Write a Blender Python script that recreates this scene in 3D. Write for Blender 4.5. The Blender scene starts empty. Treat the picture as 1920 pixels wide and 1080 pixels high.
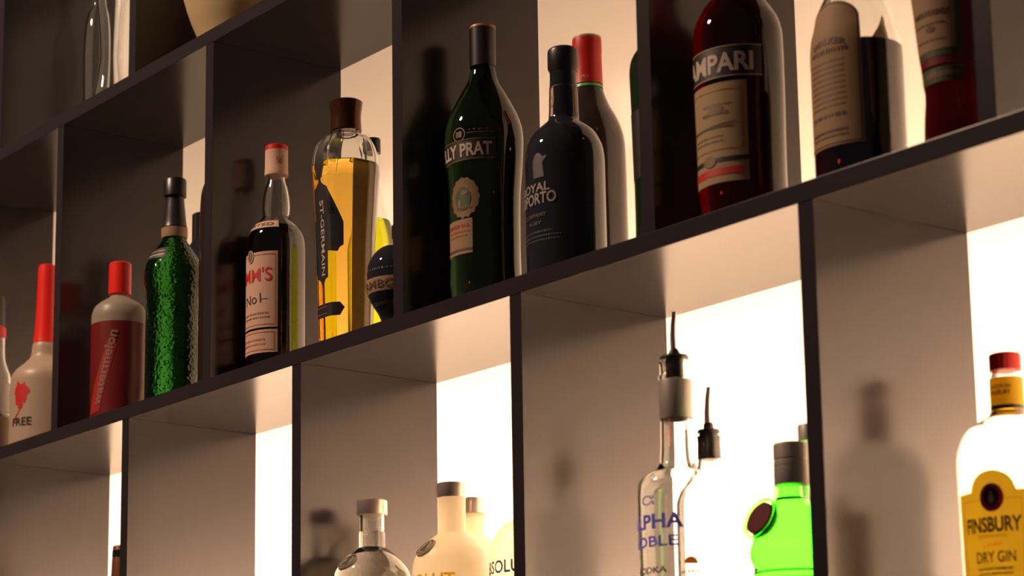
import bpy, bmesh, math
from mathutils import Matrix, Vector

sc = bpy.context.scene
COL = sc.collection
PI = math.pi

# ------------------------------------------------------------------ camera
cam = bpy.data.cameras.new('camera')
co = bpy.data.objects.new('camera', cam)
COL.objects.link(co)
RT = Vector((0.51851185, 0.85498207, 0.01229289))
UP = Vector((0.16106904, -0.11178073, 0.98059259))
FW = Vector((-0.83976319, 0.50646888, 0.19567077))
CAM = Vector((2.74394365, -1.56443453, -0.62394055))
m3 = Matrix((RT, UP, -FW)).transposed()
co.matrix_world = Matrix.Translation(CAM) @ m3.to_4x4()
cam.sensor_width = 36
cam.lens = 82.187
cam.shift_x = 0.32264
cam.shift_y = 0.12455
cam.clip_start = 0.05
cam.dof.use_dof = True
cam.dof.focus_distance = (Vector((0.47, 0.06, 0.15)) - CAM).dot(FW)
cam.dof.aperture_fstop = 8.0
sc.camera = co

# ------------------------------------------------------------- world, light
sc.view_settings.view_transform = 'Standard'
sc.view_settings.look = 'None'
sc.view_settings.exposure = 0.0
sc.view_settings.gamma = 1.0
sc.view_settings.use_curve_mapping = False
sc.cycles.max_bounces = 18
sc.cycles.transmission_bounces = 16
sc.cycles.glossy_bounces = 8
sc.cycles.diffuse_bounces = 5
sc.cycles.sample_clamp_indirect = 5.0
w = bpy.data.worlds.new('World')
sc.world = w
w.use_nodes = True
w.node_tree.nodes['Background'].inputs[0].default_value = (0.85, 0.62, 0.68, 1)
w.node_tree.nodes['Background'].inputs[1].default_value = 0.045

W = 0.42            # width of one compartment
T = 0.01918         # board thickness
H = 0.46048         # clear height of one compartment
D = 0.20836         # depth of the shelving
WALL = 0.32         # the masonry behind the lit cavity
P = H + T


def area(name, loc, target, sx, sy, power, color, spread=180):
    l = bpy.data.lights.new(name, 'AREA')
    l.shape = 'RECTANGLE'
    l.size = sx
    l.size_y = sy
    l.energy = power
    l.color = color
    l.spread = math.radians(spread)
    o = bpy.data.objects.new(name, l)
    COL.objects.link(o)
    o.location = loc
    d = Vector(target) - Vector(loc)
    o.rotation_euler = d.to_track_quat('-Z', 'X' if abs(d.z) > abs(d.y) else 'Y').to_euler()
    return o


# light strip low in the cavity behind the frosted back panel
strip = area('cavity_strip_light', (0.7, 0.258, -P + 0.055), (0.7, 0.262, 1.0), 0.03, 7.0, 560, (1.0, 0.61, 0.38))
strip.rotation_euler = (math.radians(180), 0, math.radians(90))
# dim warm lamp over the bar and a small red lamp across the room
lamp = area('bar_lamp', (-0.45, -1.75, 2.0), (0.3, 0, 0.2), 0.3, 0.3, 75.0, (1.0, 0.68, 0.47))
lamp.data.shape = 'DISK'
area('red_lamp', (0.62, -2.6, 0.42), (0.62, 0, 0.1), 0.12, 0.07, 0.7, (1.0, 0.03, 0.03))


# --------------------------------------------------------------- materials
def mat(name, base=(.5, .5, .5), rough=.5, metal=0, trans=0, ior=1.5, coat=0, bump=None, spec=None):
    m = bpy.data.materials.new(name)
    m.use_nodes = True
    nt = m.node_tree
    b = nt.nodes['Principled BSDF']
    b.inputs['Base Color'].default_value = (*base, 1)
    b.inputs['Roughness'].default_value = rough
    b.inputs['Metallic'].default_value = metal
    b.inputs['Transmission Weight'].default_value = trans
    b.inputs['IOR'].default_value = ior
    b.inputs['Coat Weight'].default_value = coat
    if spec is not None:
        b.inputs['Specular IOR Level'].default_value = spec
    if bump:
        kind, scale, strength, dist = bump
        tc = nt.nodes.new('ShaderNodeTexCoord')
        t = nt.nodes.new('ShaderNodeTexVoronoi' if kind == 'voronoi' else 'ShaderNodeTexNoise')
        t.inputs['Scale'].default_value = scale
        bp = nt.nodes.new('ShaderNodeBump')
        bp.inputs['Strength'].default_value = strength
        bp.inputs['Distance'].default_value = dist
        nt.links.new(tc.outputs['Object'], t.inputs['Vector'])
        nt.links.new(t.outputs[0], bp.inputs['Height'])
        nt.links.new(bp.outputs[0], b.inputs['Normal'])
    return m


def noisy(m, c1, c2, scale, detail=4, stretch=(1, 1, 1)):
    nt = m.node_tree
    tc = nt.nodes.new('ShaderNodeTexCoord')
    mp = nt.nodes.new('ShaderNodeMapping')
    mp.inputs['Scale'].default_value = stretch
    n = nt.nodes.new('ShaderNodeTexNoise')
    n.inputs['Scale'].default_value = scale
    n.inputs['Detail'].default_value = detail
    r = nt.nodes.new('ShaderNodeMix')
    r.data_type = 'RGBA'
    r.inputs[6].default_value = (*c1, 1)
    r.inputs[7].default_value = (*c2, 1)
    nt.links.new(tc.outputs['Object'], mp.inputs[0])
    nt.links.new(mp.outputs[0], n.inputs['Vector'])
    nt.links.new(n.outputs[0], r.inputs[0])
    nt.links.new(r.outputs[2], nt.nodes['Principled BSDF'].inputs['Base Color'])
    return m


def thin(name, base, translucency, rough=.5, gloss=.5):
    """paper or frosted glass: part of the light passes and is scattered"""
    m = bpy.data.materials.new(name)
    m.use_nodes = True
    nt = m.node_tree
    b = nt.nodes['Principled BSDF']
    b.inputs['Base Color'].default_value = (*base, 1)
    b.inputs['Roughness'].default_value = rough
    b.inputs['Specular IOR Level'].default_value = gloss
    tr = nt.nodes.new('ShaderNodeBsdfTranslucent')
    tr.inputs[0].default_value = (*base, 1)
    mx = nt.nodes.new('ShaderNodeMixShader')
    mx.inputs[0].default_value = translucency
    nt.links.new(b.outputs[0], mx.inputs[1])
    nt.links.new(tr.outputs[0], mx.inputs[2])
    nt.links.new(mx.outputs[0], nt.nodes['Material Output'].inputs[0])
    return m


def absorb(m, color, density):
    """coloured liquid: light is absorbed along its way through"""
    nt = m.node_tree
    v = nt.nodes.new('ShaderNodeVolumeAbsorption')
    v.inputs['Color'].default_value = (*color, 1)
    v.inputs['Density'].default_value = density
    nt.links.new(v.outputs[0], nt.nodes['Material Output'].inputs['Volume'])
    return m


M = {}
M['panel'] = noisy(mat('dark_laminate', (.05, .04, .042), .2, bump=('noise', 900, .02, .0004)), (.026, .020, .023), (.032, .026, .028), 14)
M['wall'] = noisy(mat('cream_wall_paint', (.3, .3, .3), .8, spec=.2), (.27, .27, .27), (.33, .33, .32), 3)
M['opal'] = thin('opal_acrylic', (.9, .9, .88), .72, .6, .2)
M['floor'] = noisy(mat('dark_floor', (.05, .04, .035), .5), (.04, .03, .025), (.07, .055, .045), 6)
M['metal'] = mat('brushed_metal', (.5, .5, .5), .3, 1)
M['clear'] = mat('clear_glass', (.97, .985, .975), 0.0, 0, 1, 1.5)
M['water'] = mat('clear_spirit', (1, 1, .99), 0.0, 0, 1, 1.35)
M['green_glass'] = mat('dark_green_glass', (.018, .04, .015), .02, 0, 1, 1.5)
M['black_glass'] = mat('black_glass', (.02, .022, .03), .03, 0, 0, 1.5)
M['black_green'] = mat('green_black_glass', (.012, .02, .010), .03, 0, 0, 1.5)
M['textured_green'] = mat('embossed_green_glass', (.022, .16, .02), .05, 0, 1, 1.42, bump=('voronoi', 210, .6, .0016))
M['bright_green'] = mat('bright_green_glass', (.19, .90, .13), .0, 0, 1, 1.42)
M['campari'] = absorb(mat('red_bitter_in_glass', (1, 1, 1), .0, 0, 1, 1.42), (.90, .0, .02), 420)
M['amber_red'] = absorb(mat('dark_red_spirit', (1, 1, 1), .0, 0, 1, 1.36), (.80, .0, .02), 450)
M['brown_dark'] = absorb(mat('brown_liqueur', (1, 1, 1), .0, 0, 1, 1.36), (.62, .3, .0), 240)
M['amber'] = mat('amber_spirit', (.7, .3, .08), .0, 0, 1, 1.36)
M['golden'] = mat('golden_liqueur', (.94, .60, .10), .0, 0, 1, 1.36)
M['lemon'] = mat('cloudy_lemon_liqueur', (.8, .78, .02), .25, 0, .0, 1.36)
M['lemon'] = mat('cloudy_lemon_liqueur', (.88, .99, .02), .2, 0, 1, 1.36)
M['citrus'] = mat('pale_yellow_spirit', (.97, .84, .34), .0, 0, 1, 1.35)
M['frost'] = thin('frosted_white_glass', (.93, .89, .76), .6, .35)
M['frost_grey'] = thin('frosted_grey_glass', (.46, .40, .33), .4, .4)
M['milk'] = thin('white_opaque_bottle', (.50, .38, .28), .12, .4)
M['red_sleeve'] = mat('red_sleeve', (.16, .006, .005), .4)
M['red_light'] = mat('pale_red_print', (.36, .03, .02), .4)
M['red_plastic'] = mat('red_plastic', (.85, .02, .012), .35)
M['red_foil'] = mat('red_foil', (.62, .012, .008), .42)
M['black_plastic'] = mat('black_plastic', (.012, .011, .011), .35)
M['black_foil'] = mat('black_foil', (.02, .02, .022), .35)
M['brown_metal'] = mat('bronze_cap', (.10, .035, .02), .18, .6)
M['silver'] = mat('satin_silver', (.60, .52, .46), .3, .55)
M['foil_paper'] = thin('silvery_foil_paper', (.62, .57, .48), .5, .4, .5)
M['grey_wrap'] = mat('grey_foil', (.42, .38, .34), .45, .3)
M['cream'] = thin('cream_paper', (.75, .52, .38), .12, .6, .2)
M['aged'] = thin('aged_paper', (.38, .25, .14), .12, .6, .2)
M['olive_paper'] = thin('olive_cream_paper', (.42, .31, .17), .1, .6, .2)
M['pink_paper'] = thin('pinkish_paper', (.72, .47, .35), .12, .6, .2)
M['yellow_paper'] = thin('yellow_paper', (.97, .66, .03), .6, .5, .3)
M['yellow_dark'] = thin('deep_yellow_paper', (.80, .45, .02), .35, .5, .3)
M['black_ink'] = mat('black_ink', (.012, .01, .01), .5)
M['brown_ink'] = mat('brown_ink', (.10, .045, .02), .6)
M['red_ink'] = mat('red_ink', (.55, .02, .015), .5)
M['blue_ink'] = thin('blue_ink', (.10, .09, .60), .35, .5, .2)
M['gold_ink'] = mat('gold_ink', (.55, .38, .2), .45)
M['dim_gold'] = mat('dim_gold_ink', (.22, .13, .06), .5)
M['pale_ink'] = mat('pale_ink', (.55, .45, .36), .5)
M['grey_ink'] = mat('grey_print', (.085, .075, .07), .5)
M['mid_grey'] = mat('silver_print', (.34, .30, .28), .45)
M['dusty_pink'] = mat('dusty_pink_print', (.30, .13, .11), .5)
M['green_ink'] = mat('green_ink', (.05, .08, .03), .5)
M['green_line'] = mat('green_line', (.10, .5, .08), .4)
M['orange_ink'] = thin('orange_ink', (.95, .30, .08), .6, .5, .2)
M['wax'] = mat('dark_red_wax', (.11, .002, .005), .5, spec=.15)
M['ceramic'] = thin('cream_ceramic', (.72, .60, .36), .45, .55)
M['yellow_ink'] = thin('ochre_ink', (.85, .55, .03), .4, .5, .2)
M['amber_line'] = mat('copper_line', (.50, .16, .05), .4)


# ----------------------------------------------------------------- helpers
def link(name, me, m, parent=None):
    o = bpy.data.objects.new(name, me)
    COL.objects.link(o)
    if m is not None and not me.materials:
        me.materials.append(M[m] if isinstance(m, str) else m)
    if parent:
        o.parent = parent
    return o


def bm_obj(name, bm, m, parent=None, smooth=True, angle=35):
    me = bpy.data.meshes.new(name)
    bmesh.ops.recalc_face_normals(bm, faces=bm.faces) if smooth != 'keep' else None
    bm.to_mesh(me)
    bm.free()
    if smooth:
        me.polygons.foreach_set('use_smooth', [True] * len(me.polygons))
        me.set_sharp_from_angle(angle=math.radians(angle))
    me.update()
    return link(name, me, m, parent)


def thing(name, label, cat, loc, group=None):
    o = bpy.data.objects.new(name, None)
    COL.objects.link(o)
    o.location = loc
    o.empty_display_size = .02
    o['label'] = label
    o['category'] = cat
    if group:
        o['group'] = group
    return o


def box(bm, x0, x1, y0, y1, z0, z1, bev=0):
    r = bmesh.ops.create_cube(bm, size=1)
    for v in r['verts']:
        v.co = Vector(((x0 + x1) / 2 + v.co.x * (x1 - x0), (y0 + y1) / 2 + v.co.y * (y1 - y0), (z0 + z1) / 2 + v.co.z * (z1 - z0)))
    if bev:
        es = list({e for v in r['verts'] for e in v.link_edges})
        bmesh.ops.bevel(bm, geom=es, offset=bev, segments=2, affect='EDGES', profile=.6)


def pchip(pts):
    """monotone interpolation of r over z; returns a function"""
    p = sorted({z: r for r, z in pts}.items())
    zs = [a for a, _ in p]
    rs = [b for _, b in p]
    n = len(zs)
    h = [zs[i + 1] - zs[i] for i in range(n - 1)]
    d = [(rs[i + 1] - rs[i]) / h[i] for i in range(n - 1)]
    m = [0.0] * n
    for i in range(1, n - 1):
        if d[i - 1] * d[i] > 0:
            w1, w2 = 2 * h[i] + h[i - 1], h[i] + 2 * h[i - 1]
            m[i] = (w1 + w2) / (w1 / d[i - 1] + w2 / d[i])
    m[0], m[-1] = d[0], d[-1]

    def f(z):
        if z <= zs[0]:
            return rs[0]
        if z >= zs[-1]:
            return rs[-1]
        i = 0
        while zs[i + 1] < z:
            i += 1
        t = (z - zs[i]) / h[i]
        return ((2 * t ** 3 - 3 * t * t + 1) * rs[i] + (t ** 3 - 2 * t * t + t) * h[i] * m[i]
                + (-2 * t ** 3 + 3 * t * t) * rs[i + 1] + (t ** 3 - t * t) * h[i] * m[i + 1])
    f.zs = zs
    return f


def resample(pts, step=.003):
    f = pchip(pts)
    out = []
    for a, b in zip(f.zs, f.zs[1:]):
        n = max(1, int((b - a) / step + .5))
        out += [(f(a + (b - a) * i / n), a + (b - a) * i / n) for i in range(n)]
    out.append((f(f.zs[-1]), f.zs[-1]))
    return out            # bottom to top


def octa(a, n=8, soft=.75):
    k = 2 * PI / n
    x = ((a + k / 2) % k) - k / 2
    return 1 + soft * (math.cos(PI / n) / math.cos(x) - 1)


def spin(bm, prof, seg=72, shape=None, close=True):
    """revolve a list of (r, z) points; points with r = 0 become poles"""
    rings = []
    for r, z in prof:
        if r < 1e-6:
            rings.append([bm.verts.new((0, 0, z))])
        else:
            rings.append([bm.verts.new((r * (shape(2 * PI * i / seg) if shape else 1) * math.sin(2 * PI * i / seg),
                                        -r * (shape(2 * PI * i / seg) if shape else 1) * math.cos(2 * PI * i / seg), z)) for i in range(seg)])
    for a, b in zip(rings, rings[1:]):
        for i in range(seg):
            j = (i + 1) % seg
            if len(a) == 1 and len(b) == 1:
                continue
            if len(a) == 1:
                bm.faces.new((a[0], b[i], b[j]))
            elif len(b) == 1:
                bm.faces.new((a[i], a[j], b[0]))
            else:
                bm.faces.new((a[i], a[j], b[j], b[i]))
    return rings


def lathe(name, prof, m, parent, seg=72, shape=None, angle=35):
    bm = bmesh.new()
    spin(bm, prof, seg, shape)
    return bm_obj(name, bm, m, parent, angle=angle)


def solid(pts, top=None):
    """closed profile of a full body given its outline (any order), flat rounded bottom at z=0"""
    s = resample(pts)
    r0 = s[0][0]
    return [(0, 0.0015), (r0 * .6, .001), (r0 - .005, 0), (r0 - .0015, .0012), (r0, .005)] + [p for p in s if p[1] > .0055] + [(0, s[-1][1])]


def shell(pts, th, floor=.008):
    """closed profile of a hollow vessel, open at the top"""
    s = [p for p in resample(pts) if p[1] > .0055]
    r0 = resample(pts)[0][0]
    outer = [(0, .003), (r0 * .6, .0025), (r0 - .005, 0), (r0 - .0015, .0012), (r0, .005)] + s
    inner = [(max(r - th, .003), z) for r, z in reversed(s) if z > floor + .004]
    ri = inner[-1][0]
    inner += [(ri - .003, floor + .0012), (ri * .5, floor), (0, floor + .001)]
    return outer + inner


def fill(pts, th, level, floor=.008):
    s = [p for p in resample(pts) if floor + .004 < p[1] < level]
    f = pchip(pts)
    s.append((f(level), level))
    g = [(r - th + .00025, z) for r, z in s]
    return [(0, floor + .0008), (g[0][0] * .5, floor - .0002), (g[0][0] - .003, floor + .001)] + g + [(g[-1][0] - .002, level - .0006), (0, level - .0006)]


class Surf:
    """maps flat label coordinates (s along the arc from the front, z) on to a turned surface"""
    def __init__(self, pts, rref=None, shape=None):
        self.f = pchip(pts)
        self.rref = rref or max(r for r, _ in pts)
        self.shape = shape

    def at(self, s, z, off):
        a = s / self.rref
        r = self.f(z) * (self.shape(a) if self.shape else 1) + off
        return Vector((r * math.sin(a), -r * math.cos(a), z))

    def s(self, deg):
        return math.radians(deg) * self.rref


def wrap(name, polys, m, parent, surf, off=.0004, step=.0025, mesh=None, zstep=.004):
    """polys: list of outlines [(s, z), ...] laid on the surface as one mesh"""
    bm = bmesh.new()
    if mesh:
        vs, fs = mesh
        bv = [bm.verts.new((x, 0, z)) for x, z in vs]
        for f in fs:
            try:
                bm.faces.new([bv[i] for i in f])
            except ValueError:
                pass
    for p in polys or ():
        bm.faces.new([bm.verts.new((x, 0, z)) for x, z in p])
    bm.faces.ensure_lookup_table()
    if not bm.verts:
        bm.free()
        return None
    bmesh.ops.triangulate(bm, faces=[f for f in bm.faces if len(f.verts) > 4])
    for ax, st in ((0, step), (2, zstep)):
        lo = min(v.co[ax] for v in bm.verts)
        hi = max(v.co[ax] for v in bm.verts)
        k = math.floor(lo / st) + 1
        no = (1, 0, 0) if ax == 0 else (0, 0, 1)
        while k * st < hi:
            c = [0, 0, 0]
            c[ax] = k * st
            bmesh.ops.bisect_plane(bm, geom=bm.verts[:] + bm.edges[:] + bm.faces[:], plane_co=c, plane_no=no)
            k += 1
    for v in bm.verts:
        v.co = surf.at(v.co.x, v.co.z, off)
    for f in bm.faces:
        f.normal_update()
        c = f.calc_center_median()
        if f.normal.dot(Vector((c.x, c.y, 0))) < 0:
            f.normal_flip()
    o = bm_obj(name, bm, m, parent, smooth='keep')
    return o


_glyphs = {}


def glyphs(txt, bold):
    key = (txt, bold)
    if key not in _glyphs:
        cu = bpy.data.curves.new('text', 'FONT')
        cu.body = txt
        cu.offset = bold
        cu.resolution_u = 4
        o = bpy.data.objects.new('text', cu)
        COL.objects.link(o)
        dg = bpy.context.evaluated_depsgraph_get()
        dg.update()
        me = o.evaluated_get(dg).to_mesh()
        vs = [(v.co.x, v.co.y) for v in me.vertices]
        fs = [tuple(p.vertices) for p in me.polygons]
        o.evaluated_get(dg).to_mesh_clear()
        bpy.data.objects.remove(o)
        bpy.data.curves.remove(cu)
        x0, x1 = min(v[0] for v in vs), max(v[0] for v in vs)
        y0, y1 = min(v[1] for v in vs), max(v[1] for v in vs)
        _glyphs[key] = ([((x - x0) / (x1 - x0) - .5, (y - y0) / (y1 - y0) - .5) for x, y in vs], fs)
    return _glyphs[key]


def text(txt, s, z, wd, ht, m, parent, surf, bold=.012, rot=0, off=.0008, name='lettering', arch=0):
    vs, fs = glyphs(txt, bold)
    c, sn = math.cos(math.radians(rot)), math.sin(math.radians(rot))
    out = []
    for x, y in vs:
        a, b = x * wd, y * ht - arch * (2 * x) ** 2
        out.append((s + a * c - b * sn, z + a * sn + b * c))
    return wrap(name, None, m, parent, surf, off, mesh=(out, fs), step=.002, zstep=.006)


def rect(s0, s1, z0, z1):
    return [(s0, z0), (s1, z0), (s1, z1), (s0, z1)]


def frame(s0, s1, z0, z1, t):
    return [rect(s0, s1, z0, z0 + t), rect(s0, s1, z1 - t, z1), rect(s0, s0 + t, z0 + t, z1 - t), rect(s1 - t, s1, z0 + t, z1 - t)]


def oval(s, z, a, b, n=28, a0=0, a1=360):
    return [(s + a * math.cos(math.radians(a0 + (a1 - a0) * i / n)), z + b * math.sin(math.radians(a0 + (a1 - a0) * i / n))) for i in range(n + (0 if a1 - a0 == 360 else 1))]


def ring(s, z, a, b, t, n=28):
    o, i = oval(s, z, a, b, n), oval(s, z, a - t, b - t, n)
    return [[o[k], o[(k + 1) % n], i[(k + 1) % n], i[k]] for k in range(n)]


def scribble(s0, s1, z, ht, seed, gap=.0012):
    """a row of small dark strokes, print too small to read"""
    out = []
    x = s0
    k = seed
    while x < s1:
        k = (k * 1103515245 + 12345) & 0x7fffffff
        wd = .0008 + (k % 97) / 97 * .002
        h = ht * (.55 + (k % 53) / 53 * .45)
        out.append(rect(x, min(x + wd, s1), z - h / 2, z + h / 2))
        x += wd + gap * (.5 + (k % 31) / 31)
    return out


def tube(name, pts, r0, r1, m, parent, seg=20):
    bm = bmesh.new()
    n = len(pts)
    rings = []
    for i, p in enumerate(pts):
        p = Vector(p)
        d = (Vector(pts[min(i + 1, n - 1)]) - Vector(pts[max(i - 1, 0)])).normalized()
        u = d.cross(Vector((0, 1, 0))).normalized()
        v = d.cross(u)
        r = r0 + (r1 - r0) * i / (n - 1)
        rings.append([bm.verts.new(p + u * r * math.cos(2 * PI * k / seg) + v * r * math.sin(2 * PI * k / seg)) for k in range(seg)])
    for a, b in zip(rings, rings[1:]):
        for k in range(seg):
            bm.faces.new((a[k], a[(k + 1) % seg], b[(k + 1) % seg], b[k]))
    bm.faces.new(rings[0])
    bm.faces.new(rings[-1])
    return bm_obj(name, bm, m, parent)


def disc_on(name, surf, deg, z, rad, th, m, parent, tilt, out=0, seg=40, bev=.0006, oval_h=1.0):
    """a flat round medallion leaning against the shoulder"""
    bm = bmesh.new()
    prof = [(0, -th * 2), (rad, -th * 2), (rad, th - bev), (rad - bev, th), (0, th)]
    spin(bm, prof, seg)
    base = surf.at(surf.s(deg), z, out)
    n = Vector((math.sin(math.radians(deg)) * math.cos(tilt), -math.cos(math.radians(deg)) * math.cos(tilt), math.sin(tilt)))
    q = n.to_track_quat('Z', 'Y')
    for v in bm.verts:
        c = Vector((v.co.x, v.co.y * oval_h, v.co.z))
        v.co = base + q @ c
    return bm_obj(name, bm, m, parent), base, q


def flat_on(name, polys, m, parent, base, q, h):
    bm = bmesh.new()
    for p in polys:
        bm.faces.new([bm.verts.new(base + q @ Vector((x, y, h))) for x, y in p])
    bmesh.ops.triangulate(bm, faces=bm.faces[:])
    return bm_obj(name, bm, m, parent, smooth=False)


# ------------------------------------------------------------- the setting
def struct(name, bm, m, **k):
    o = bm_obj(name, bm, m, **k)
    o['kind'] = 'structure'
    return o


FLOOR = -3 * P
bm = bmesh.new()
box(bm, -4.5, 5.5, WALL, WALL + .1, FLOOR, 2.2)
struct('wall_outer', bm, 'wall', smooth=False)
bm = bmesh.new()
box(bm, -4.5, 5.5, D + .0005, D + .0035, FLOOR, 2.2)
struct('wall_back', bm, 'opal', smooth=False)
bm = bmesh.new()
box(bm, -4.5, 5.5, -4.5, WALL + .1, FLOOR - .08, FLOOR)
struct('floor', bm, 'floor', smooth=False)

# ------------------------------------------------------------ the shelving
unit = thing('shelving_unit', 'dark brown open shelving of staggered square compartments in front of the glowing wall', 'shelf', (0.6, D / 2, FLOOR))
KA, KB = -5, 6
for i in range(-3, 3):
    bm = bmesh.new()
    z = i * P
    box(bm, KA * W, KB * W, 0, D, z, z + T, .0004)
    o = bm_obj('shelf_board', bm, 'panel', unit, smooth=False)
    o.matrix_parent_inverse = Matrix.Translation(-unit.location)
for i in range(-3, 2):
    half = .5 if i % 2 == 0 else 0.0
    k = KA + half
    while k <= KB:
        bm = bmesh.new()
        x = min(max(k * W, KA * W + T / 2), KB * W - T / 2)
        box(bm, x - T / 2, x + T / 2, .0006, D, i * P + T, (i + 1) * P, .0004)
        o = bm_obj('divider_panel', bm, 'panel', unit, smooth=False)
        o.matrix_parent_inverse = Matrix.Translation(-unit.location)
        k += 1
    if half:
        for x in (KA * W + T / 2, ):
            bm = bmesh.new()
            box(bm, x - T / 2, x + T / 2, .0006, D, i * P + T, (i + 1) * P, .0004)
            o = bm_obj('divider_panel', bm, 'panel', unit, smooth=False)
            o.matrix_parent_inverse = Matrix.Translation(-unit.location)

ZB = T              # top of the middle board
ZC = -P + T         # top of the board below
ZA = P + T          # top of the board above

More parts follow.
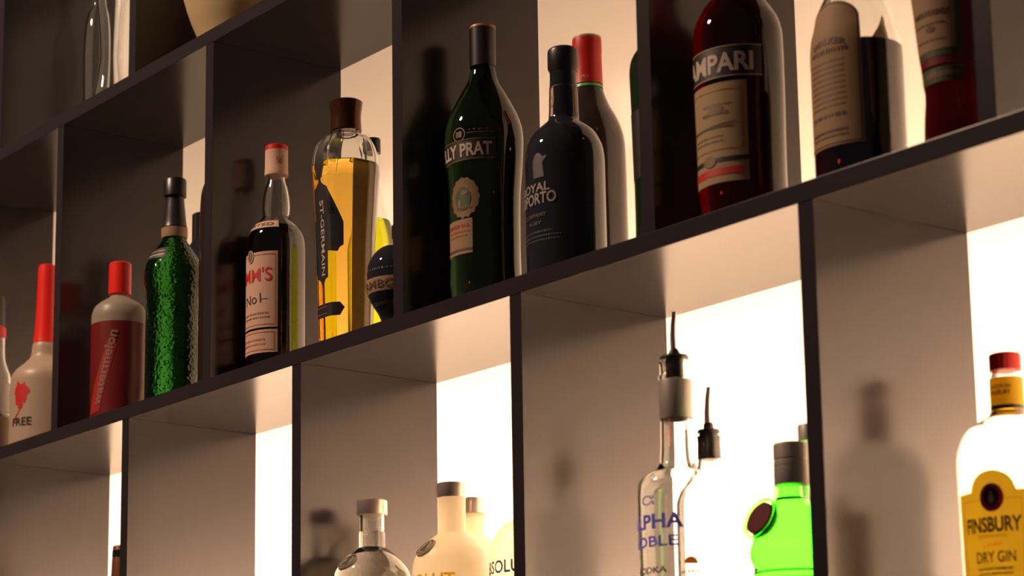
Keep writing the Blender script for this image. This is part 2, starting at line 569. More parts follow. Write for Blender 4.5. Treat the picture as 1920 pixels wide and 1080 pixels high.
# outline of every bottle as (radius, height) pairs, top to bottom
PR = {
    'hour':(-0.2217,0.09,[(0.027, 0.2293), (0.0213, 0.1774), (0.0179, 0.1343), (0.0171, 0.1129), (0.0203, 0.0829), (0.0268, 0.0403)]),
    'germain':(0.4275,0.07,[(0.021, 0.327), (0.0209, 0.3228), (0.0192, 0.3072), (0.0199, 0.2875), (0.0175, 0.2847), (0.0303, 0.279), (0.0377, 0.2699), (0.0404, 0.2622), (0.043, 0.2523), (0.0437, 0.2418), (0.0416, 0.2069), (0.0377, 0.1424), (0.0362, 0.079), (0.0344, 0.0217)]),
    'pimm':(0.2592,0.0762,[(0.0142, 0.316), (0.0152, 0.3131), (0.0152, 0.3064), (0.0156, 0.2747), (0.012, 0.2725), (0.0163, 0.2548), (0.0184, 0.2401), (0.019, 0.2306), (0.018, 0.2182), (0.0222, 0.2123), (0.031, 0.2021), (0.0359, 0.1934), (0.038, 0.1861), (0.039, 0.1708), (0.039, 0.0375)]),
    'noilly':(0.6862,0.084,[(0.0154, 0.3492), (0.0154, 0.3439), (0.0154, 0.299), (0.0178, 0.2825), (0.026, 0.2668), (0.0344, 0.2504), (0.0412, 0.2347), (0.0452, 0.2184), (0.0458, 0.2061), (0.0454, 0.1963), (0.0435, 0.1672), (0.0414, 0.1394), (0.0408, 0.1092), (0.0407, 0.076), (0.0412, 0.0448)]),
    'porto':(0.8447,0.07,[(0.0154, 0.2698), (0.0166, 0.2667), (0.0169, 0.2474), (0.0148, 0.2436), (0.0147, 0.2362), (0.0157, 0.2182), (0.0171, 0.1879), (0.023, 0.1817), (0.033, 0.1725), (0.0383, 0.1635), (0.0423, 0.1516), (0.0435, 0.1362), (0.0436, 0.0978), (0.0438, 0.0438), (0.0436, 0.0089)]),
    'redcap':(0.7920,0.152,[(0.016, 0.3168), (0.0163, 0.3116), (0.0167, 0.2986), (0.0163, 0.296), (0.0172, 0.2587), (0.0184, 0.249), (0.0245, 0.233), (0.0324, 0.2177), (0.0372, 0.2049), (0.0399, 0.1924), (0.0408, 0.1801), (0.0417, 0.0823)]),
    'behindk25':(0.9588,0.11,[(0.0161, 0.2573), (0.0201, 0.25), (0.0287, 0.2385), (0.0333, 0.227), (0.0344, 0.2156), (0.0338, 0.1909), (0.0331, 0.1621), (0.0317, 0.0602)]),
    'campari':(1.1123,0.07,[(0.0238, 0.241), (0.0297, 0.2353), (0.0346, 0.2278), (0.0413, 0.2142), (0.0439, 0.2011), (0.0444, 0.1744), (0.0442, 0.131), (0.0434, 0.0657), (0.0434, 0.0463)]),
    'jw':(1.2486,0.09,[(0.0206, 0.2169), (0.0289, 0.2005), (0.0355, 0.1842), (0.0393, 0.1669), (0.0413, 0.1598), (0.0428, 0.1409), (0.0427, 0.05)]),
    'gm':(1.3786,0.07,[(0.0311, 0.1536), (0.0291, 0.1152), (0.0261, 0.0771), (0.0251, 0.0619), (0.0269, 0.0367), (0.0278, 0.0166)]),
    'melon':(-0.1275,0.06,[(0.0155, 0.2389), (0.0163, 0.2357), (0.0163, 0.1917), (0.0139, 0.1893), (0.0275, 0.1797), (0.0372, 0.1701), (0.0406, 0.1558), (0.0406, 0.1447), (0.0404, 0.0758), (0.0395, 0.0209)]),
    'green':(0.0082,0.07,[(0.0151, 0.3329), (0.0163, 0.3305), (0.0162, 0.3077), (0.0128, 0.307), (0.0143, 0.2881), (0.017, 0.2639), (0.0181, 0.26), (0.0181, 0.2475), (0.0173, 0.246), (0.0263, 0.2304), (0.0346, 0.2172), (0.0398, 0.2063), (0.0424, 0.1955), (0.0424, 0.1831), (0.0397, 0.1645), (0.0392, 0.1291), (0.0394, 0.0298)]),
    'gback1':(-0.0401,0.15,[(0.017, 0.3064), (0.0193, 0.3008), (0.0185, 0.2848), (0.0201, 0.2728), (0.0308, 0.2448)]),
    'gback2':(0.1073,0.09,[(0.0126, 0.3325), (0.0222, 0.3133), (0.0281, 0.3033), (0.0317, 0.2902), (0.0332, 0.2634)]),
    'malibu':(-0.4328,0.1,[(0.0135, 0.3094), (0.0151, 0.2564), (0.0189, 0.1856), (0.0193, 0.183), (0.0226, 0.1616), (0.0326, 0.1496), (0.046, 0.1376), (0.0518, 0.1282), (0.0534, 0.1188), (0.054, 0.0253)]),
    'leftb':(-0.5634,0.07,[(0.0207, 0.2795), (0.0215, 0.228), (0.0233, 0.2245), (0.0232, 0.2103), (0.0232, 0.1909), (0.0249, 0.1759), (0.0292, 0.1627), (0.0335, 0.1496), (0.0343, 0.1382), (0.0341, 0.0379)]),
    'lemon':(0.3673,0.155,[(0.0098, 0.3099), (0.0104, 0.2939), (0.0094, 0.2903), (0.0097, 0.2693), (0.0125, 0.2396), (0.0163, 0.2159), (0.0256, 0.1893), (0.0297, 0.175), (0.0317, 0.1536), (0.0316, 0.0968)]),
    'ball':(0.5692,0.045,[(0.0051, 0.1243), (0.0057, 0.1078), (0.0083, 0.1052), (0.0203, 0.0999), (0.0267, 0.0947), (0.0324, 0.0861), (0.0359, 0.077), (0.0368, 0.0665), (0.0368, 0.0554), (0.0358, 0.0449), (0.0329, 0.0358), (0.0278, 0.0273), (0.0234, 0.0195), (0.0209, 0.0143), (0.0189, 0.0065)]),
    'abs1':(0.4808,0.07,[(0.017, 0.2892), (0.0183, 0.2872), (0.0183, 0.2716), (0.0151, 0.271), (0.0151, 0.2515), (0.016, 0.2502), (0.016, 0.2321), (0.0205, 0.2289), (0.0275, 0.2238), (0.0368, 0.2147), (0.0431, 0.2057), (0.0457, 0.1987)]),
    'abs2':(0.6105,0.09,[(0.0164, 0.294), (0.0174, 0.2922), (0.0173, 0.2777), (0.0161, 0.2758), (0.0161, 0.2358), (0.0235, 0.2302), (0.0302, 0.224), (0.0376, 0.2165), (0.0441, 0.2041), (0.0462, 0.1898)]),
    'abs3':(0.5599,0.16,[(0.0147, 0.2898), (0.0153, 0.2872), (0.0153, 0.2718), (0.014, 0.2705)]),
    'abs4':(0.7305,0.11,[(0.0227, 0.2383), (0.0293, 0.2346), (0.037, 0.2268), (0.0423, 0.219), (0.0465, 0.2057), (0.0476, 0.1878)]),
    'alpha':(1.0129,0.065,[(0.0022, 0.4141), (0.0035, 0.3694), (0.0147, 0.3682), (0.0136, 0.3632), (0.009, 0.3627), (0.0158, 0.3616), (0.0168, 0.3454), (0.0163, 0.3421), (0.0162, 0.3028), (0.0162, 0.3023), (0.0164, 0.2682), (0.0178, 0.2567), (0.0226, 0.2496), (0.0339, 0.2436), (0.0403, 0.2332), (0.0411, 0.2185), (0.04, 0.1429)]),
    'alpha2':(0.9656,0.155,[(0.002, 0.3546), (0.0045, 0.3099), (0.0118, 0.3087), (0.0112, 0.3036), (0.0112, 0.3025), (0.0106, 0.2768), (0.0129, 0.2729), (0.0151, 0.2615), (0.0223, 0.2502), (0.0307, 0.2417), (0.0356, 0.2276), (0.036, 0.1548)]),
    'tanq':(1.1726,0.06,[(0.0152, 0.2519), (0.0165, 0.2504), (0.0167, 0.2124), (0.0157, 0.2113), (0.0159, 0.1996), (0.0187, 0.1965), (0.0252, 0.1919), (0.0333, 0.1842), (0.0373, 0.174), (0.0387, 0.1588), (0.0412, 0.1512), (0.0417, 0.1461), (0.0402, 0.1385), (0.0382, 0.134), (0.0381, 0.1259)]),
    'tanq2':(1.1227,0.14,[(0.0127, 0.287), (0.0126, 0.2703), (0.0111, 0.2687), (0.0116, 0.2591)]),
    'fins':(1.3482,0.155,[(0.0132, 0.3186), (0.0139, 0.3166), (0.0139, 0.3026), (0.0127, 0.3016), (0.0146, 0.2966), (0.0146, 0.2668), (0.016, 0.2624), (0.0291, 0.254), (0.0363, 0.248), (0.044, 0.2352), (0.0469, 0.2225), (0.0473, 0.2024), (0.0464, 0.115)]),
    'browncap':(-0.2171,0.12,[(0.0102, 0.3193), (0.0118, 0.3169), (0.0133, 0.2752)]),
    'glassa':(-0.3584,0.14,[(0.0077, 0.2769), (0.0085, 0.2498), (0.0153, 0.2318), (0.0196, 0.2049), (0.0212, 0.1601), (0.0203, 0.1112)]),
    'cream':(0.1287,0.1,[(0.09, 0.138), (0.0838, 0.1063), (0.0792, 0.0905), (0.0747, 0.0747), (0.0694, 0.0589), (0.0596, 0.0353)]),
}


def start(key, name, label, cat='bottle', zbase=ZB, group=None):
    X, Y, p = PR[key]
    t = thing(name, label, cat, (X, Y, zbase + .0003), group)
    return t, list(p)


def cap_prof(pts, step=.0015):
    s = sorted(pts, key=lambda a: a[1])
    return [(0, s[0][1]), ] + s + [(0, s[-1][1])]


def ridged(name, r, z0, z1, m, parent, n=60, depth=.0004):
    bm = bmesh.new()
    sh = lambda a: 1 + depth / r * (1 if int(a / (2 * PI) * n * 2) % 2 else 0)
    spin(bm, [(0, z0), (r, z0), (r, z1 - .0012), (r - .0012, z1), (0, z1)], n * 2, sh)
    return bm_obj(name, bm, m, parent)


# =================================================== middle row, left to right
# ---- amber bottle cut by the left edge
t, p = start('leftb', 'spirit_bottle', 'clear bottle with black cap and red neck ring, cut off by the left edge', group=None)
body = p[2:]
body = [(.0175, .275), (.0180, .2298)] + p[3:]
lathe('glass_body', shell(body, .003), 'clear', t)
lathe('liquid', fill(body, .003, .085), 'amber', t)
lathe('cap', cap_prof([(.0195, .2815), (.0207, .2795), (.0215, .232)]), 'black_plastic', t)
lathe('neck_ring', cap_prof([(.0218, .2315), (.0235, .2290), (.0236, .2190), (.0236, .214)]), 'red_foil', t)
s = Surf(body)
wrap('label', [rect(s.s(-70), s.s(160), .088, .136)], 'mid_grey', t, s)
wrap('lower_label', [rect(s.s(-70), s.s(160), .03, .080)], 'brown_ink', t, s)

# ---- white bottle with long red cap
t, p = start('malibu', 'liqueur_bottle', 'white bottle with tall red cap and red flower print, beside left divider')
body = [(.013, .305)] + p[2:]
body = [(.0120, .30), (.0135, .2564), (.0172, .19), (.0180, .1845), (.0200, .1800)] + p[4:]
lathe('glass_body', solid(body), 'milk', t)
capp = [(.0120, .3098), (.0137, .3080), (.0151, .2564), (.0190, .186), (.0194, .1838), (.0194, .183)]
lathe('cap', [(0, .183)] + resample(capp) + [(0, .3098)], 'red_plastic', t)
s = Surf(body)
outline = []
for i in range(72):
    a = math.radians(i * 5)
    rr = .92 + .13 * math.sin(3 * a + .6) + .10 * math.sin(7 * a) + .06 * math.sin(13 * a)
    outline.append((s.s(20) + .0150 * rr * math.cos(a), .0930 + .0215 * rr * math.sin(a)))
wrap('flower_print', [outline], 'red_ink', t, s)
wrap('stem_print', [[(s.s(22), .075), (s.s(26), .077), (s.s(4), .049), (s.s(1), .049)]], 'red_ink', t, s, .0006)
text('FREE', s.s(22), .0500, s.s(40), .0125, 'black_ink', t, s)

# ---- red watermelon liqueur
t, p = start('melon', 'liqueur_bottle', 'frosted bottle with red cap and red sleeve lettered up its side')
body = [(.0135, .232)] + p[3:]
body = [(.0137, .232), (.0137, .1905)] + p[3:]
lathe('glass_body', solid(body), 'frost_grey', t)
lathe('cap', cap_prof([(.0150, .2390), (.0163, .2372), (.0165, .1945), (.0163, .1917)]), 'red_plastic', t)
s = Surf(body)
f = s.f
bm = bmesh.new()
sl = [(f(z) + .0005, z) for z in [.004 + i * .0028 for i in range(51)] if z < .1447] + [(f(.1447) + .0005, .1447)]
spin(bm, sl, 72)
sleeve = bm_obj('sleeve', bm, 'red_sleeve', t)
wrap('pale_band', [[(s.s(-18), .010), (s.s(19), .014), (s.s(57), .112), (s.s(40), .119)]], 'red_light', sleeve, s, .0009)
text('watermelon', s.s(30), .0765, .112, .0140, 'dusty_pink', sleeve, s, bold=.03, rot=76, off=.0014)

# ---- embossed green bottle
t, p = start('green', 'liqueur_bottle', 'green embossed glass bottle with black cap, left of the middle divider')
body = [(.0122, .330)] + p[3:]
body = [(.0125, .329), (.0126, .3077)] + p[4:]
lathe('glass_body', solid(body), 'textured_green', t)
lathe('cap', cap_prof([(.0148, .3332), (.0162, .3312), (.0163, .3077)]), 'black_plastic', t)
s = Surf(body)
lathe('neck_sleeve', [(s.f(z) + .0005, z) for z in [.262 + i * .003 for i in range(16)]], 'black_foil', t)
lathe('neck_band', [(s.f(z) + .0006, z) for z in (.2465, .250, .254, .258, .2605)], 'aged', t)
wrap('shoulder_label', [rect(s.s(-28), s.s(42), .2110, .2270)], 'black_ink', t, s)
wrap('shoulder_print', [rect(s.s(-20), s.s(36), .2150, .2165), rect(s.s(-20), s.s(36), .2215, .2225)], 'pale_ink', t, s, .0008)

# ---- two dark bottles behind it
t, p = start('gback1', 'spirit_bottle', 'black bottle with black cap, standing behind the green embossed bottle')
body = [(.0160, .300), (.0165, .2728)] + p[4:] + [(.034, .232), (.0345, .20)]
lathe('glass_body', solid(body), 'black_glass', t)
ridged('cap', .0182, .262, .3064, 'black_plastic', t)
t, p = start('gback2', 'spirit_bottle', 'dark brown bottle half hidden behind the left middle divider')
body = [(.0118, .352)] + p + [(.034, .24)]
lathe('glass_body', solid(body), mat('brown_black_glass', (.03, .015, .012), .06), t)
lathe('cap', cap_prof([(.0135, .372), (.0145, .370), (.0145, .344)]), 'black_plastic', t)

# ---- fruit cup bottle with the cream label
t, p = start('pimm', 'liqueur_bottle', 'clear bottle of dark liqueur with pale label and white cap topped red')
body = [(.0118, .3125), (.0120, .2725)] + p[5:]
lathe('glass_body', shell(body, .0028), 'clear', t)
lathe('liquid', fill(body, .0028, .2015), 'brown_dark', t)
cp = lathe('cap', cap_prof([(.0150, .3110), (.0152, .3064), (.0154, .281), (.0158, .2800), (.0158, .2747)]), 'pink_paper', t)
lathe('cap_top', cap_prof([(.0140, .3162), (.0152, .3150), (.0153, .3095)]), 'red_foil', cp)
cs = Surf([(.0154, .27), (.0154, .31)])
text('No1', cs.s(72), .2930, .0085, .011, 'dim_gold', cp, cs, off=.0007, rot=4)
s = Surf(body)
lb = wrap('label', [rect(s.s(-60), s.s(60), .0610, .1625)], 'pink_paper', t, s)
wrap('border', frame(s.s(-56), s.s(56), .0645, .1590, .0009), 'amber_line', lb, s, .0007)
text("PIMM'S", 0, .1320, s.s(98), .0190, 'red_ink', lb, s, bold=.008)
text('No1', s.s(5), .1000, s.s(44), .0130, 'black_ink', lb, s, bold=-.004, rot=3)
wrap('pen_stroke', [rect(s.s(25), s.s(41), .0985, .0992)], 'black_ink', lb, s, .0008)
wrap('small_print', scribble(s.s(-40), s.s(42), .0800, .003, 3) + scribble(s.s(-40), s.s(46), .0745, .0025, 7), 'dim_gold', lb, s, .0007)
lb2 = wrap('lower_label', [rect(s.s(-60), s.s(60), .0275, .0580)], 'pink_paper', t, s)
wrap('border', frame(s.s(-56), s.s(54), .0310, .0550, .0009), 'amber_line', lb2, s, .0007)
wrap('small_print', scribble(s.s(-30), s.s(36), .0450, .003, 5) + scribble(s.s(-30), s.s(36), .0390, .003, 9), 'amber_line', lb2, s, .0007)
sl = wrap('seal', [oval(s.s(0), .1580, .0065, .0085)], 'dim_gold', t, s, .0010)
wrap('seal_ring', ring(s.s(0), .1580, .0065, .0085, .0011), 'pale_ink', sl, s, .0013)
nl = wrap('shoulder_label', [rect(s.s(-45), s.s(62), .1960, .2065)], 'pink_paper', t, s)
text('LIMITED', s.s(5), .2012, s.s(92), .0048, 'brown_ink', nl, s)

# ---- tall faceted bottle with golden liqueur
t, p = start('germain', 'liqueur_bottle', 'tall faceted clear bottle of golden liqueur with flared bronze cap and black vertical label')
body = [(.0165, .2890)] + [(.0165, .2850), (.0300, .2795)] + p[6:]
lathe('glass_body', shell(body, .0032, .012), 'clear', t, seg=160, shape=octa)
lathe('liquid', fill(body, .0032, .2425, .012), 'golden', t, seg=160, shape=octa)
capp = [(.0190, .3285), (.0210, .3270), (.0207, .3228), (.0194, .3130), (.0191, .3072), (.0195, .2960), (.0199, .2890), (.0190, .2880)]
lathe('cap', [(0, .288)] + resample(capp) + [(0, .3285)], 'brown_metal', t, seg=96)
s = Surf(body, shape=octa)
SH = .0006
nl = [(s.s(-9), .278), (s.s(7), .280), (s.s(9), .262), (s.s(14), .236), (s.s(7), .222), (s.s(0), .218), (s.s(-7), .222), (s.s(-14), .236), (s.s(-9), .262)]
wrap('neck_label', [nl], 'black_ink', t, s, SH)
lab = [(0, .2200), (s.s(8), .2130), (s.s(19), .2080), (s.s(17), .168), (s.s(38), .170), (s.s(42), .1640), (s.s(50), .1610), (s.s(50), .1320), (s.s(42), .1290), (s.s(38), .1240), (s.s(17), .1260),
       (s.s(17), .093), (s.s(8), .0900), (0, .0800)]
lab = lab + [(-a, b) for a, b in reversed(lab[1:-1])]
lb = wrap('label', [lab], 'black_ink', t, s, SH)
text('ST-GERMAIN', s.s(3), .1440, .0960, .0085, 'pale_ink', lb, s, bold=.01, rot=-90, off=.0011)
lo = [(s.s(-50), .0600), (s.s(42), .0600), (s.s(52), .0530), (s.s(42), .0430), (s.s(-50), .0430), (s.s(-58), .0515)]
l2 = wrap('lower_label', [lo], 'black_ink', t, s, SH)
wrap('copper_rule', [rect(s.s(-40), s.s(12), .0555, .0562), rect(s.s(-40), s.s(12), .0470, .0477)], 'amber_line', l2, s, .0010)

# ---- lemon liqueur behind it
t, p = start('lemon', 'liqueur_bottle', 'bottle of bright yellow liqueur with black cap behind the golden bottle')
body = [(.0085, .305), (.0088, .2903)] + p[3:]
lathe('glass_body', shell(body, .0022), 'clear', t)
lathe('liquid', fill(body, .0022, .1990), 'lemon', t)
lathe('cap', cap_prof([(.0095, .3110), (.0103, .3095), (.0105, .2910)]), 'black_plastic', t)

# ---- dark round bottle against the divider
t, p = start('ball', 'liqueur_bottle', 'small black globe-shaped bottle with a pale band, against the divider')
body = [(.0058, .1200)] + p[1:]
bd = resample(body)
lathe('glass_body', solid(body), 'black_glass', t)
lathe('cap', cap_prof([(.0062, .1290), (.0070, .1280), (.0070, .1120)]), 'black_plastic', t)
s = Surf(body, .0368)
bb = [(s.f(z) + .0006, z) for z in [.0415 + i * .0019 for i in range(10)]]
band = lathe('band', bb, 'aged', t)
text('CHAMBORD', s.s(9), .0502, s.s(160), .0100, 'brown_ink', band, s, bold=.004, off=.0012)
wrap('lower_print', scribble(s.s(-60), s.s(70), .0285, .005, 11, .0008), 'grey_ink', t, s, .0005)
wrap('upper_print', scribble(s.s(-60), s.s(70), .0690, .003, 21, .002), 'grey_ink', t, s, .0005)

# ---- dark green vermouth
t, p = start('noilly', 'vermouth_bottle', 'dark green vermouth bottle with pale name band and round orange-brown emblem')
body = [(.0142, .3470), (.0144, .300)] + p[3:]
lathe('glass_body', solid(body), 'green_glass', t)
cp = lathe('cap', cap_prof([(.0145, .3492), (.0154, .3480), (.0154, .2990)]), 'black_foil', t)
lathe('cap_rim', [(.0140, .3494), (.0154, .3490), (.0157, .3478), (.0157, .3462), (.0154, .3458)], 'amber_line', cp)
s = Surf(body)
bd = wrap('name_band', [rect(s.s(-70), s.s(68), .1748, .1990)], 'black_ink', t, s)
wrap('band_lines', [rect(s.s(-70), s.s(68), .1748, .1756), rect(s.s(-70), s.s(68), .1982, .1990)], 'dim_gold', bd, s, .0008)
text('NOILLY PRAT', 0, .1868, s.s(126), .0160, 'pale_ink', bd, s, bold=.03)
em = []
for i in range(60):
    a = math.radians(i * 6)
    rr = 1 + .05 * math.cos(15 * a)
    em.append((s.s(16) + .0215 * rr * math.cos(a), .1310 + .0235 * rr * math.sin(a)))
e = wrap('emblem', [em], 'dim_gold', t, s, .0005)
wrap('emblem_centre', [oval(s.s(14), .1300, .0120, .0140)], 'green_ink', e, s, .0009)
wrap('emblem_detail', [oval(s.s(18), .1370, .0050, .0030), oval(s.s(8), .1250, .0030, .0050)] + scribble(s.s(2), s.s(30), .1200, .004, 4), 'dim_gold', e, s, .0012)
lb = wrap('lower_label', [rect(s.s(-33), s.s(31), .0650, .1062)], 'aged', t, s, .0004)
text('ORIGINAL', 0, .0985, s.s(54), .0042, 'red_ink', lb, s)
wrap('small_print', scribble(s.s(-26), s.s(26), .0920, .0024, 2) + scribble(s.s(-20), s.s(20), .0870, .0024, 12), 'amber_line', lb, s, .0008)
wrap('red_line', [rect(s.s(-33), s.s(31), .0690, .0715)], 'brown_ink', lb, s, .0008)
rg = wrap('round_mark', ring(s.s(13), .2060, .0085, .0085, .0011), 'dim_gold', t, s, .0005)
wrap('round_mark_centre', scribble(s.s(8), s.s(18), .2060, .008, 6, .0006), 'dim_gold', rg, s, .0006)
wrap('upper_line', [rect(s.s(26), s.s(67), .2060, .2066)] + scribble(s.s(30), s.s(60), .2100, .002, 8, .003), 'dim_gold', t, s, .0005)

# ---- port bottle
t, p = start('porto', 'port_bottle', 'squat black port bottle with grey printed letters and a neck seal')
body = [(.0145, .262)] + p[4:]
lathe('glass_body', solid(body), 'black_glass', t)
lathe('cap', cap_prof([(.0150, .2702), (.0163, .2685), (.0168, .2660), (.0169, .2474), (.0152, .2445), (.0151, .2436)]), 'black_foil', t)
s = Surf(body)
lathe('neck_line', [(s.f(z) + .0003, z) for z in (.2240, .2248)], 'grey_ink', t)
text('ROYAL', s.s(-4), .1020, s.s(62), .0100, 'mid_grey', t, s, bold=.02)
text('OPORTO', s.s(-1), .0895, s.s(74), .0130, 'mid_grey', t, s, bold=.02)
text('COMPANY', s.s(-2), .0708, s.s(46), .0045, 'grey_ink', t, s)
text('RUBY', s.s(0), .0620, s.s(26), .0040, 'grey_ink', t, s)
st = [(0, .141), (.004, .140), (.0075, .136), (.013, .137), (.0120, .1345), (.007, .132), (.0065, .126), (.0085, .121), (.0070, .1160), (.009, .1130), (-.006, .1130), (-.004, .118), (-.0055, .126), (-.007, .132), (-.004, .1385)]
wrap('statue_print', [[(a + s.s(6), b) for a, b in st]], 'grey_ink', t, s)
wrap('small_print', scribble(s.s(-32), s.s(30), .0520, .0022, 13, .0008) + scribble(s.s(-32), s.s(42), .0470, .0020, 15, .0008) + scribble(s.s(-32), s.s(40), .0425, .0018, 17, .0008), 'grey_ink', t, s)
ns = wrap('paper_seal', [[(s.s(-9), .2215), (s.s(5), .2240), (s.s(7), .215), (s.s(9), .210), (s.s(8), .204), (s.s(5), .199), (s.s(6), .1890), (s.s(-9), .1900)]], 'pink_paper', t, s, .0005)
wrap('seal_ring', ring(s.s(-1), .2065, .0055, .0068, .0012), 'amber_line', ns, s, .0009)
wrap('seal_back', [[(s.s(96), .2190), (s.s(104), .2180), (s.s(112), .207), (s.s(104), .198), (s.s(96), .189)]], 'aged', t, s, .0005)

# ---- tall bottle with red foil behind the port
t, p = start('redcap', 'vermouth_bottle', 'dark bottle with red foil neck, standing behind the port bottle')
body = [(.0155, .312), (.0160, .2590)] + p[5:]
lathe('glass_body', solid(body), mat('brown_green_glass', (.045, .032, .028), .08, 0, .15), t)
cp = lathe('foil', cap_prof([(.0153, .3168), (.0163, .3160), (.0167, .3116), (.0168, .2986), (.0164, .2960), (.0172, .2592), (.0173, .2587)]), 'red_foil', t)
lathe('foil_rim', [(.0150, .3171), (.0163, .3165), (.0166, .3150), (.0165, .3140)], 'gold_ink', cp)
cs = Surf([(.0165, .295), (.0171, .262)])
text('PRO', cs.s(38), .2650, .0080, .0040, 'pale_ink', cp, cs, off=.0005)
s = Surf(body)
lathe('green_ring', [(s.f(z) + .0007, z) for z in (.2540, .2555, .2575)], 'green_line', t)

# ---- bottle mostly hidden by the divider
t, p = start('behindk25', 'spirit_bottle', 'dark green bottle showing only a sliver left of the right-hand divider')
body = [(.0135, .312), (.0140, .275)] + p + [(.032, .03)]
lathe('glass_body', solid(body), mat('bottle_green_glass', (.015, .035, .01), .03, 0, .25), t)
lathe('cap', cap_prof([(.0150, .3200), (.0155, .3180), (.0155, .290)]), 'black_plastic', t)
s = Surf(body)
wrap('label', [rect(s.s(-50), s.s(50), .095, .170)], 'black_ink', t, s)

# ---- red bitter
t, p = start('campari', 'bitter_bottle', 'large red bitter bottle with pale capitals on a black band above cream label')
body = [(.0140, .295), (.0145, .270), (.0160, .256), (.0200, .2465)] + p
lathe('glass_body', solid(body), 'campari', t)
lathe('cap', cap_prof([(.0150, .3120), (.0160, .3100), (.0160, .2800)]), 'red_foil', t)
s = Surf(body)
bd = wrap('name_band', [rect(s.s(-75), s.s(75), .1455, .1775)], 'black_ink', t, s)
wrap('band_lines', [rect(s.s(-75), s.s(75), .1455, .1463), rect(s.s(-75), s.s(75), .1767, .1775)], 'gold_ink', bd, s, .0008)
text('CAMPARI', 0, .1606, s.s(127), .0200, 'pale_ink', bd, s, bold=.03)
lb = wrap('label', [rect(s.s(-54), s.s(54), .0380, .1405)], 'olive_paper', t, s)
wrap('border', frame(s.s(-49), s.s(49), .0715, .1335, .0011), 'amber_line', lb, s, .0008)
wrap('crest', [oval(s.s(12), .1135, .0090, .0050)] + scribble(s.s(-10), s.s(30), .1090, .004, 31, .0006) + scribble(s.s(-8), s.s(34), .1180, .003, 33), 'dim_gold', lb, s, .0007)
wrap('signature', [[(s.s(-36), .0930), (s.s(38), .0985), (s.s(38), .0995), (s.s(-36), .0940)]] + scribble(s.s(-36), s.s(36), .0950, .003, 35, .0006), 'brown_ink', lb, s, .0008)
wrap('small_print', scribble(s.s(-28), s.s(22), .0860, .0022, 37) + scribble(s.s(-28), s.s(22), .0810, .0022, 39), 'dim_gold', lb, s, .0008)
wrap('dark_stripe', [rect(s.s(-54), s.s(54), .0590, .0635)], 'black_ink', lb, s, .0008)
wrap('stripe_crest', [oval(0, .0610, .0080, .0060)], 'dim_gold', lb, s, .0011)
wrap('red_stripe', [rect(s.s(-48), s.s(48), .0458, .0530)], 'red_ink', lb, s, .0008)

# ---- whisky with the tall cream label
t, p = start('jw', 'whisky_bottle', 'bottle of dark red spirit with a tall arched cream label, right of the red bitter')
body = [(.0135, .285), (.0140, .255), (.0155, .238)] + p
lathe('glass_body', shell(body, .0035), 'clear', t)
lathe('liquid', fill(body, .0035, .1480), 'amber_red', t)
lathe('cap', cap_prof([(.0150, .3000), (.0160, .2980), (.0165, .2400)]), 'black_foil', t)
s = Surf(body)
arch = [(s.s(-50), .0440), (s.s(48), .0440), (s.s(48), .1700)] + [(s.s(48) * math.cos(math.radians(a)), .1700 + .0210 * math.sin(math.radians(a))) for a in range(10, 171, 10)] + [(s.s(-50), .1700)]
lb = wrap('label', [arch], 'aged', t, s)
wrap('border', [rect(s.s(44.5), s.s(46), .0470, .1700), rect(s.s(-46), s.s(-44.5), .0470, .1700), rect(s.s(-46), s.s(46), .0460, .0470)], 'brown_ink', lb, s, .0008)
al = []
for a in range(0, 180, 10):
    c0, s0_, c1, s1_ = math.cos(math.radians(a)), math.sin(math.radians(a)), math.cos(math.radians(a + 10)), math.sin(math.radians(a + 10))
    R1, R2 = s.s(46), s.s(44.5)
    al.append([(R1 * c0, .170 + .019 * s0_), (R1 * c1, .170 + .019 * s1_), (R2 * c1, .170 + .018 * s1_), (R2 * c0, .170 + .018 * s0_)])
wrap('arch_line', al, 'brown_ink', lb, s, .0008)
text('WALKER', s.s(3), .1485, s.s(52), .0065, 'brown_ink', lb, s, bold=.03, arch=.004)
wrap('title_print', scribble(s.s(-26), s.s(31), .1385, .005, 41, .0018), 'brown_ink', lb, s, .0008)
wrap('small_print', sum([scribble(s.s(-30), s.s(26), z, .0024, int(z * 9000), .0006) for z in (.128, .1225, .117, .1115, .106, .1005, .095, .0895, .084)], []), 'dim_gold', lb, s, .0007)
wrap('lower_print', scribble(s.s(-30), s.s(26), .0745, .0050, 51, .0016) + scribble(s.s(-34), s.s(27), .0590, .0035, 53, .0006) + scribble(s.s(-30), s.s(27), .0540, .0020, 57, .0006), 'brown_ink', lb, s, .0008)

wrap('back_label', [[(s.s(166), .050), (s.s(236), .050), (s.s(236), .178), (s.s(200), .172), (s.s(180), .176), (s.s(168), .190), (s.s(166), .186)]], 'aged', t, s, .0004)

